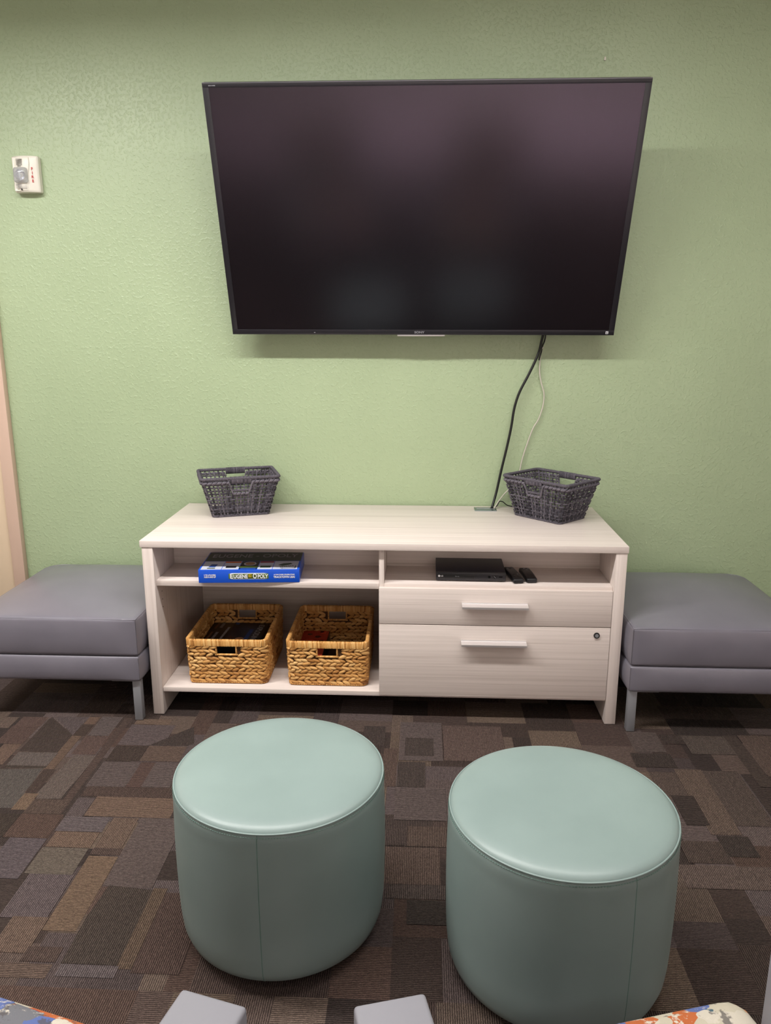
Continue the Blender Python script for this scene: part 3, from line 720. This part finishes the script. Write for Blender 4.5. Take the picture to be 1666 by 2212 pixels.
m = MB(); m.lathe([(0, 0), (.019, 0), (.019, .0004), (0, .0004)], 24, (.030, -.078, .0986)); o = m.build('cover_spot', M_skin, bx)
m = MB(); m.lathe([(0, 0), (.011, 0), (.011, .0003), (0, .0003)], 20, (.034, -.076, .0991)); m.build('cover_spot_centre', M_tan, o)
m = MB(); m.prism([(-.026, -.085), (-.012, -.04), (-.006, -.062), (.004, -.035), (.004, -.07), (.012, -.092), (-.01, -.098)], .0986, .0990, 'z'); m.build('cover_art', M_brownprint, bx)
m = MB(); m.box(-.024, -.008, .085, .112, .0986, .0989); m.build('cover_badge', M_midblue, bx)

rb = thing('party_game_box', 'flat red game box lying in the straw basket beside the drawers', 'game box', (.604, -.375, .1275), 0)
m = MB(); m.box(-.060, .062, -.150, .220, 0, .068, .0015); m.build('box_body', M_nearblack, rb)
m = MB(); m.box(-.058, .060, -.148, .218, .0681, .0685); m.build('cover_panel', M_redbox, rb)
m = MB(); m.box(-.056, .058, -.1506, -.1500, .004, .064); m.build('end_panel', M_redbox, rb)
small_print('end_print', M_whitetext, rb, front(.022, -.1507, .050), .026, .006, 3, 2)
m = MB(); m.lathe([(.013, 0), (.026, 0), (.026, .0004), (.013, .0004), (.013, 0)], 28, (-.015, .02, .0686)); m.build('cover_ring', M_redlight, rb)
m = MB(); m.lathe([(0, 0), (.010, 0), (.010, .0004), (0, .0004)], 20, (-.015, .02, .0686)); m.build('cover_dot', M_brownprint, rb)
for (x, y, s) in ((-.02, .10, .012), (.018, .075, .014), (.038, .03, .011), (-.04, -.02, .01), (.02, -.03, .013), (-.03, .15, .011), (.03, .13, .010)):
    m = MB(); m.prism([(x-s, y-s*.5), (x, y-s), (x+s*1.1, y), (x+s*.2, y+s*.9), (x-s*.8, y+s*.6)], .0686, .0690, 'z'); m.build('cover_art', M_brownprint, rb)
small_print('title_print', M_redlight, rb, flat(.0, .165, .0686, .05), .095, .016, 11)
m = MB(); m.prism([(.026, .11), (.046, .11), (.05, .14), (.028, .146)], .0686, .0690, 'z'); m.build('cover_flash', M_redlight, rb); m = MB(); m.prism([(.02, -.01), (.045, .0), (.04, .02), (.02, .018)], .0686, .0690, 'z'); m.build('cover_flash', M_redlight, rb)

# ------------------------------------------------------------------ board game on the upper shelf
bg = thing('board_game_box', 'bright blue flat board game box lying on the upper left shelf', 'game box', (.404, -.537, SHZ+.0005), .069)
GW, GD, GH = .383, .236, .052
m = MB(); m.box(-GW/2, GW/2, -GD/2, GD/2, 0, GH, .0012); m.build('box_body', M_boxblue, bg)
fy = -GD/2-.0003
m = MB(); m.rbox(.0795, .0004, .0145, .004, 6, c=(-.0015, fy, .026)); lp = m.build('logo_border', M_whitetext, bg)
m = MB(); m.rbox(.0765, .0006, .0122, .003, 6, c=(-.0015, fy-.0002, .026)); m.build('logo_plate', M_logo, bg)
text('logo_lettering', 'E', .0265, M_whitetext, bg, front(-.0665, fy-.0012, .0262), .0003, .0110, bold=.0008)
text('logo_lettering', 'UGENE', .0205, M_whitetext, bg, front(-.0315, fy-.0012, .0250), .0003, .0540, bold=.0007)
text('logo_lettering', 'O', .0265, M_whitetext, bg, front(.0225, fy-.0012, .0262), .0003, .0150, bold=.0008)
text('logo_lettering', 'POLY', .0205, M_whitetext, bg, front(.0525, fy-.0012, .0250), .0003, .0400, bold=.0007)
m = MB(); m.box(-.0015, .0105, fy-.0011, fy-.0006, .0225, .0330); yb_ = m.build('logo_patch', M_yellow, bg)
text('logo_patch_lettering', 'OR', .008, M_logo, yb_, front(.0045, fy-.0014, .0278), .0002, bold=.0003)
text('players_lettering', '2 TO 6 PLAYERS\nAGES 8 AND UP', .0082, M_whitetext, bg, front(-.148, fy-.0006, .027), .0002, .045, bold=.0003)
text('tagline_lettering', 'A FUN GAME CELEBRATING', .0070, M_whitetext, bg, front(.134, fy-.0006, .0315), .0002, .079, bold=.0002)
text('tagline_lettering', 'TRACKTOWN USA!', .0105, M_whitetext, bg, front(.134, fy-.0006, .022), .0002, .081, bold=.0004)
# the lid: a row of five pale spaces along the near edge, dark field with the title behind
zt = GH+.0002
m = MB(); m.box(-GW/2+.004, GW/2-.004, -GD/2+.112, GD/2-.004, GH, zt); m.build('lid_field', M_darkgreen, bg)
text('lid_lettering', 'EUGENE - OPOLY', .062, M_greytext, bg, flat(0, .062, zt+.0002, 0), .0002, .34, bold=.0006)
xs = [-GW/2+.006, -.105, -.040, .030, .088, GW/2-.008]
for i in range(5):
    m = MB(); m.box(xs[i]+.0012, xs[i+1]-.0012, -GD/2+.004, -GD/2+.108, GH, zt); sp_ = m.build('lid_space', M_boxtop if i != 2 else M_nearblack, bg)
    xc = (xs[i]+xs[i+1])/2
    a = MB()
    if i == 0: a.prism([(xc-.014, -.085), (xc+.012, -.085), (xc+.016, -.048), (xc-.008, -.048)], zt, zt+.0003, 'z'); a.build('space_art', M_midblue, sp_); a = MB(); a.box(xc-.016, xc+.014, -.103, -.093, zt, zt+.0003); a.build('space_art', M_darkgreen, sp_)
    elif i in (1, 3):
        a.box(xs[i]+.002, xs[i+1]-.002, -.030, -.012, zt, zt+.0003); a.build('colour_bar', M_orange if i == 1 else M_crimson, sp_)
        a = MB(); a.box(xc-.020, xc+.020, -.094, -.070, zt, zt+.0003); a.build('space_art', M_nearblack if i == 1 else M_darkgreen, sp_)
    elif i == 2:
        a.lathe([(0, 0), (.024, 0), (.024, .0003), (0, .0003)], 28, (xc, -.042, zt)); a.build('space_art', M_boxtop, sp_)
        a = MB(); a.lathe([(0, 0), (.019, 0), (.019, .0003), (0, .0003)], 28, (xc, -.042, zt+.0003)); a.build('space_art', M_tan, sp_)
        a = MB(); a.box(xc-.038, xc+.038, -.090, -.076, zt, zt+.0003); a.build('space_art', M_logo, sp_)
        a = MB(); a.box(xc-.030, xc+.030, -.112, -.096, zt, zt+.0003); a.build('space_art', M_midblue, sp_)
    else:
        a.prism([(xc-.030, -.060), (xc-.012, -.040), (xc+.016, -.036), (xc+.024, -.048), (xc+.004, -.064), (xc-.012, -.074)], zt, zt+.0003, 'z'); a.build('space_art', M_darkgreen, sp_)
        small_print('space_print', M_darkgreen, sp_, flat(xc+.006, -.080, zt, .3), .056, .011, 7)
        a = MB(); a.prism([(xc-.02, -.103), (xc-.008, -.098), (xc-.008, -.101), (xc+.036, -.101), (xc+.036, -.070), (xc+.040, -.070), (xc+.040, -.105), (xc-.008, -.105), (xc-.008, -.108)], zt, zt+.0003, 'z'); a.build('space_arrow', M_nearblack, sp_)

# ------------------------------------------------------------------ disc player and remotes
dp = thing('disc_player', 'slim black disc player on the right shelf of the credenza', 'disc player', (1.258, -.506, SHZ+.0005), -.011)
m = MB(); m.box(-.133, .133, -.086, .096, .003, .037, .001); m.build('case', M_blackmetal, dp)
m = MB(); m.box(-.133, .133, -.0985, -.0862, .004, .037, .0025); fp = m.build('front_panel', M_bezel, dp)
m = MB(); m.box(-.128, .013, -.0992, -.0985, .0125, .0290, .0003); m.build('disc_tray', M_black, fp)
m = MB(); m.cyl((-.121, -.0991, .022), (-.121, -.0996, .022), .0042, 20); m.build('logo_disc', M_whitetext, fp)
text('maker_lettering', 'LG', .0072, M_whitetext, fp, front(-.110, -.0994, .0218), .0002, bold=.0002)
text('format_lettering', 'Blu-ray', .0052, M_greytext, fp, front(-.052, -.0994, .0212), .0002)
m = MB(); m.cyl((.070, -.0983, .0205), (.070, -.0990, .0205), .0050, 20); m.build('sensor_window', M_blacksoft, fp)
m = MB(); m.cyl((.091, -.0983, .0205), (.091, -.0998, .0205), .0072, 24); b1 = m.build('control_button', M_black, fp)
m = MB(); m.tube([(.087, -.1000, .0245), (.095, -.1000, .0165)], .0006, 5); m.build('button_line', M_greytext, b1)
m = MB(); m.box(.107, .120, -.0990, -.0984, .0190, .0225); m.build('usb_port', M_blacksoft, fp)
for sx in (-.11, .11):
    m = MB(); m.lathe([(0, 0), (.008, 0), (.008, .004), (0, .004)], 16, (sx, -.06, -.0003)); m.build('foot', M_black, dp)
cable('player_cable', 'black wires looping behind the disc player under the credenza top',
      [(1.235, -.405, .640), (1.238, -.397+-.012, .660), (1.262, -.409, .676), (1.290, -.409, .668), (1.302, -.407, .640), (1.303, -.405, .60)], .0022, M_cableblack)
cable('player_cable', 'thicker black cord crossing behind the disc player', [(1.272, -.4065, .60), (1.262, -.4062, .640), (1.245, -.4075, .662), (1.225, -.407, .678), (1.215, -.409, .690)], .0030, M_cableblack)

def remote(name, label, loc, rz, Lh, kind):
    r_ = thing(name, label, 'remote control', loc, rz, 'remote controls beside the disc player')
    m_ = MB(); m_.rbox(.021, Lh/2, .0095, .007, 12, fn=lambda P, p: (P.x, P.y, P.z+.0016*math.cos(PI*p[1])), c=(0, 0, .0112)); m_.build('case', M_black, r_)
    if kind == 0:
        k = MB(); k.lathe([(0, 0), (.0095, 0), (.0095, .0016), (0, .0016)], 20, (0, Lh*.12, .0190)); k.build('navigation_ring', M_blackmetal, r_)
        pads = [(-.010, .30), (0, .30), (.010, .30), (-.010, -.05), (.010, -.05), (-.010, -.16), (0, -.16), (.010, -.16), (-.008, -.27), (.008, -.27)]
    else: pads = [(-.012, .34), (-.004, .34), (.004, .34), (.012, .34), (-.010, .23), (.002, .23), (.012, .22), (0, .08), (-.01, -.06), (0, -.06), (.01, -.06), (0, -.18)]
    for (x, t_) in pads:
        k = MB(); k.box(x-.0031, x+.0031, Lh*t_-.0028, Lh*t_+.0028, .0186, .0218, .0006)
        k.build('button', M_greytext if rnd.random() < .45 else M_bezel, r_)
    return r_
remote('remote_control', 'black remote control lying against the side of the disc player', (1.425, -.541, SHZ+.0003), .155, .165, 0)
remote('remote_control', 'black remote control with pale keys, farther from the disc player', (1.482, -.541, SHZ+.0003), .10, .145, 1)

# ------------------------------------------------------------------ grey benches
def bench(label, loc, sb_):
    root = thing('upholstered_bench', label, 'bench', loc, 0, 'grey benches either side of the credenza')
    W_, D_ = .655, .685
    def pillow(hx, hy, hz, bulge, crown):
        def fn(P, p):
            ez = 1-min(1, abs(P.z)/hz)**2.2
            fx, fy_ = 1-(abs(P.x)/hx)**4, 1-(abs(P.y)/hy)**4
            x = P.x+math.copysign(1, P.x)*bulge*ez*max(0, (abs(P.x)/hx))**6*max(.12, fy_)
            y = P.y+math.copysign(1, P.y)*bulge*.55*ez*max(0, (abs(P.y)/hy))**6*max(.1, fx)
            z = P.z; rc = .07; qx, qy = abs(x)-(hx-rc), y-(hy-rc)
            if qx > 0 and qy > 0:
                m2 = max(qx, qy); l2 = math.hypot(qx, qy); k2 = m2/l2
                x = math.copysign(hx-rc+qx*k2, x); y = hy-rc+qy*k2
            if P.z > 0: z += crown*(1-(min(1, abs(P.x)/hx))**2.1)*(1-(min(1, abs(P.y)/hy))**2.1)*(P.z/hz)**3
            return (x, y, z)
        return fn
    m_ = MB(); m_.rbox(W_/2, D_/2, .0755, .010, 26, pillow(W_/2, D_/2, .0755, sb_, .056), (0, 0, .352)); c_ = m_.build('seat_cushion', M_grey, root, 60)
    m_ = MB(); hx, hy = W_/2-.0035, D_/2-.0035; zz = .4245
    ring = []
    for (x0, y0, x1, y1) in ((-hx, -hy, hx, -hy), (hx, -hy, hx, hy), (hx, hy, -hx, hy), (-hx, hy, -hx, -hy)):
        for i in range(24):
            t_ = i/24; px_, py_ = x0+(x1-x0)*t_, y0+(y1-y0)*t_; rc = .07; qx, qy = abs(px_)-(hx-rc), py_-(hy-rc)
            if qx > 0 and qy > 0:
                k2 = max(qx, qy)/math.hypot(qx, qy); px_ = math.copysign(hx-rc+qx*k2, px_); py_ = hy-rc+qy*k2
            ring.append((px_, py_, zz))
    m_.tube(ring, .0026, 6, True); m_.build('piping', M_grey, c_, 60)
    for sx in (-1, 1):
        m_ = MB(); m_.tube([(sx*(W_/2-.0028), -D_/2+.0026, .284), (sx*(W_/2-.0028), -D_/2+.0026, .42)], .0015, 6); m_.build('corner_seam', M_greyseam, c_, 60)
    m_ = MB(); m_.rbox(W_/2, D_/2, .053, .010, 22, pillow(W_/2, D_/2, .053, sb_, .0), (0, 0, .2235)); b2 = m_.build('base', M_grey, root, 60)
    for sx in (-1, 1):
        m_ = MB(); m_.tube([(sx*(W_/2-.0028), -D_/2+.0026, .178), (sx*(W_/2-.0028), -D_/2+.0026, .268)], .0012, 6); m_.build('corner_seam', M_greyseam, b2, 60)
    for sx in (-1, 1):
        for sy in (-1, 1):
            x = sx*(W_/2-.022); y = sy*(D_/2-.028)
            m_ = MB(); m_.box(x-.0155, x+.0155, y-.0155, y+.0155, .002, .167, .0015)
            lg = m_.build('leg', M_silver, root)
            m_ = MB(); xa, xb = sorted((x-sx*-.0155, x-sx*.095)); m_.box(xa, xb, y-.017, y+.017, .1672, .1708, .0005); m_.build('bracket', M_silver, lg)
    return root
bn = bench('grey vinyl bench at the left end of the credenza by the door', (-.3425, -.3785, 0), .016)
dup(bn, (2.1785, -.3785, 0), 0, 'grey vinyl bench at the right end of the credenza')

# ------------------------------------------------------------------ mint poufs
def pouf(label, loc, rz):
    root = thing('round_pouf', label, 'pouf', loc, rz, 'mint poufs in front of the credenza')
    R0, h0 = .2625, .430
    prof = [(0, .010), (.18, .010), (.215, .012), (.236, .020), (.250, .034), (.257, .055), (.2605, .09)]
    for i in range(14):
        z = .12+.27*i/13; prof.append((.2618+.0022*math.sin(PI*i/13), z))
    prof += [(.2622, .405), (.2605, .417), (.2575, .4245)]
    m_ = MB(); m_.lathe(prof, 160); body = m_.build('body', M_mint, root, 60)
    top = [(.2575, .4245), (.2560, .4285), (.250, .4335), (.240, .4375), (.222, .4405), (.19, .4430), (.14, .4445), (.07, .4450), (0, .4452)]
    m_ = MB(); m_.lathe(top, 160); cap = m_.build('seat_top', M_mint, root, 60)
    m_ = MB(); m_.tube([(.2588*math.cos(2*PI*i/200), .2588*math.sin(2*PI*i/200), .4262) for i in range(200)], .0022, 8, True); m_.build('piping', M_mint, cap, 60)
    m_ = MB()
    for i in range(260):
        a = 2*PI*i/260; b_ = a+2*PI/260*.62
        m_.tube([(.2612*math.cos(a), .2612*math.sin(a), .4185), (.2612*math.cos(b_), .2612*math.sin(b_), .4185)], .0009, 4)
    m_.build('stitching', M_mintd, body, 60)
    m_ = MB(); pts = []
    for (r_, z) in prof[3:]: pts.append((0, -(r_-.0004), z))
    m_.tube(pts, .0011, 6); m_.build('upright_seam', M_mintd, body, 60)
    for k in range(4):
        a = PI/4+k*PI/2; m_ = MB(); m_.lathe([(0, 0), (.022, 0), (.022, .0105), (0, .0105)], 16, (.16*math.cos(a), .16*math.sin(a), .0002))
        m_.build('glide', M_black, root)
    return root
pf = pouf('round mint green pouf left of centre, its seam facing forward', (.716, -1.707, 0), -.02)
dup(pf, (1.396, -1.826, 0), .44, 'round mint green pouf on the right, nearest the lower right corner')

# ------------------------------------------------------------------ lounge chairs at the bottom edge
def chair(label, A, ang, mirror):
    """A: far inner corner of the arm nearest the room's centre line; local x runs outward from it, y towards the wall"""
    root = thing('lounge_armchair', label, 'armchair', (A[0], A[1], 0), ang, 'armchairs facing the television')
    s = mirror
    def X(a, b): return sorted((s*a, s*b))
    for k, (a, b) in enumerate(((.001, .101), (.648, .748))):
        m_ = MB(); x0, x1 = X(a, b); m_.box(x0, x1, -.72, 0, .11, .62, .006, 3); ar = m_.build('arm', M_armgrey, root)
    m_ = MB(); x0, x1 = X(.104, .645)
    m_.rbox((x1-x0)/2, .36, .075, .04, 18, lambda P, p: (P.x, P.y, P.z+.018*(1-p[0]**2)*(1-p[1]**2)*(1 if P.z > 0 else 0)), ((x0+x1)/2, -.312, .390)); m_.build('seat_cushion', M_pattern, root, 60)
    m_ = MB(); m_.box(x0+.002, x1-.002, -.70, -.01, .12, .2985, .006); m_.build('seat_frame', M_armgrey, root)
    m_ = MB(); m_.box(x0+.002, x1-.002, -.84, -.685, .12, .86, .03, 4); m_.build('backrest', M_pattern, root)
    for a in (.05, .70):
        for y in (-.06, -.66):
            m_ = MB(); m_.lathe([(0, .001), (.013, .001), (.020, .11), (0, .11)], 16, (s*a, y, 0)); m_.build('leg', M_silver, root)
    return root
chair('multicoloured armchair with grey arms at the lower left edge', (.838, -2.585), math.atan2(-.257, .966), -1)
chair('multicoloured armchair with grey arms at the lower right edge', (.977, -2.577), math.atan2(.261, .965), 1)

# ------------------------------------------------------------------ fire alarm
fa = thing('fire_alarm_strobe', 'white fire alarm horn and strobe on the green wall at far left', 'fire alarm', (-.6035, 0, 2.1305), 0)
def fa_fn(P, p):
    d = .026*(1-(p[0])**2*.75); return (P.x, P.y if P.y > 0 else P.y-d*(1-.25*p[2]**4), P.z)
m = MB(); m.rbox(.0545, .011, .0715, .005, 22, fa_fn, (0, -.0108, 0)); bd = m.build('housing', M_whitep, fa, 60)
def fp_fn(P, p):
    u = (P.x-.0155)/.0545; sx_ = P.x+(.006*math.sin(p[2]*2.4) if p[0] > 0 else 0)
    return (sx_, P.y-.026*(1-u*u*.75)*(1-.25*p[2]**4) if P.y < 0 else P.y-.020, P.z)
m = MB(); m.rbox(.0335, .003, .0665, .0025, 18, fp_fn, (-.0155, -.0222, 0)); fpn = m.build('face_panel', M_whitep, fa, 60)
m = MB(); m.rbox(.0290, .010, .0300, .010, 14, lambda P, p: (P.x, P.y-(.012*(1-p[0]**2*.6)*(1-p[2]**2*.5) if P.y < 0 else 0), P.z), (-.0125, -.051, -.0065)); ln = m.build('strobe_lens', M_lens, fa, 60)
m = MB(); m.lathe([(.004, 0), (.014, .006), (.021, .012)], 16); o = m.build('reflector', M_reflector, ln, 60); o.data.transform(Matrix.Translation((-.0125, -.0475, -.0065)) @ Matrix.Rotation(PI/2, 4, 'X'))
m = MB(); m.cyl((-.0125, -.060, -.020), (-.0125, -.060, .008), .0035, 10); m.build('flash_tube', M_whitetext, ln, 60)
for i in range(6):
    w_ = .0125-(.005 if i == 0 else 0)
    m = MB(); m.box(-.016-w_, -.016+w_, -.0525, -.0490, .0285+.0052*i, .0298+.0052*i, .0003); m.build('grille_slot', M_dark, fpn)
for i in range(4):
    m = MB(); m.box(-.040, .008, -.0500, -.0455, -.0420-.0048*i, -.0413-.0048*i); m.build('grille_line', M_greytext, fpn)
m = MB(); m.cyl((-.0165, -.0425, -.0615), (-.0165, -.0478, -.0615), .0034, 14); m.build('screw', M_dark, fpn)
for i, ch in enumerate('FIRE'):
    text('fire_lettering', ch, .0152, M_redp, bd, front(.0325, -.0428, .019-.0158*i, .45), .0008, bold=.0003)
m = MB(); m.cyl((1.773, -.0002, 2.541), (1.773, -.006, 2.541), .004, 12); m.box(1.770, 1.776, -.007, -.0002, 2.535, 2.549, .001)  # small white mark on the wall
tag(m.build('white_speck', M_whitep), 'tiny white speck on the wall above the television', 'wall anchor')

# ------------------------------------------------------------------ ceiling lights (above the frame), with an added rear row
LZ = 2.90
def pendant(x, y, Lx, down, up_=0., col=(1, .97, .94), spread=172):
    t_ = thing('pendant_light', 'narrow linear pendant light hung under the ceiling', 'pendant light', (x, y, LZ), 0, 'linear pendant lights')
    m_ = MB(); m_.box(-Lx/2, Lx/2, -.065, .065, -.02, .045, .004); m_.build('housing', M_fix, t_)
    m_ = MB(); m_.box(-Lx/2+.01, Lx/2-.01, -.058, .058, -.042, -.0205, .008); m_.build('lens', M_lenslit, t_)
    for sx in (-.5, .5):
        m_ = MB(); m_.tube([(sx*Lx*.8, 0, .045), (sx*Lx*.8, 0, CZ-LZ)], .002, 6); m_.build('hanger', M_silver, t_)
    for nm, en, z, rx in (('lamp', down, -.045, 0), ('uplight', up_, .05, PI)):
        if not en: continue
        la = bpy.data.lights.new(nm, 'AREA'); la.shape = 'RECTANGLE'; la.size = Lx-.04; la.size_y = .11; la.energy = en; la.color = col
        la.spread = math.radians(spread)
        lo = bpy.data.objects.new(nm, la); COL.objects.link(lo); lo.parent = t_; lo.location = (0, 0, z); lo.rotation_euler = (rx, 0, 0)
for x, p, u in ((-1.0, 72, 4), (.42, 48, 11), (1.84, 26, 24)): pendant(x, -1.66, 1.22, p, u)
for x, p in ((-1.0, 5), (.42, 5), (1.84, 5)): pendant(x, -3.3, 1.22, p)
for x, p in ((.42, 22), (1.84, 52), (3.26, 40)): pendant(x, -4.85, 1.22, p, spread=100)  # added row: brightens the unseen rear floor that the television mirrors

wd = bpy.data.worlds.new('room_dim'); sc.world = wd; wd.use_nodes = True
wd.node_tree.nodes['Background'].inputs[0].default_value = (.05, .05, .05, 1)

# ------------------------------------------------------------------ camera
cam = bpy.data.cameras.new('camera'); co = bpy.data.objects.new('camera', cam); COL.objects.link(co)
yaw, pitch, roll, fpx = .0463, .2337, -.0001, 1666.9
cam.sensor_fit = 'HORIZONTAL'; cam.sensor_width = 36; cam.lens = fpx/1666*36; cam.clip_start = .02
cy_, sy_ = math.cos(yaw), math.sin(yaw); cp, sp_ = math.cos(pitch), math.sin(pitch)
fwd = Vector((-sy_*cp, cy_*cp, -sp_)); rt = Vector((cy_, sy_, 0)); up = rt.cross(fwd)
co.matrix_world = Matrix(((rt.x, up.x, -fwd.x, 1.0611), (rt.y, up.y, -fwd.y, -3.4284), (rt.z, up.z, -fwd.z, 1.5034), (0, 0, 0, 1)))
sc.camera = co
sc.view_settings.view_transform = 'Standard'; sc.view_settings.look = 'None'; sc.view_settings.gamma = 1
sc.view_settings.use_curve_mapping = False; sc.view_settings.exposure = -0.30
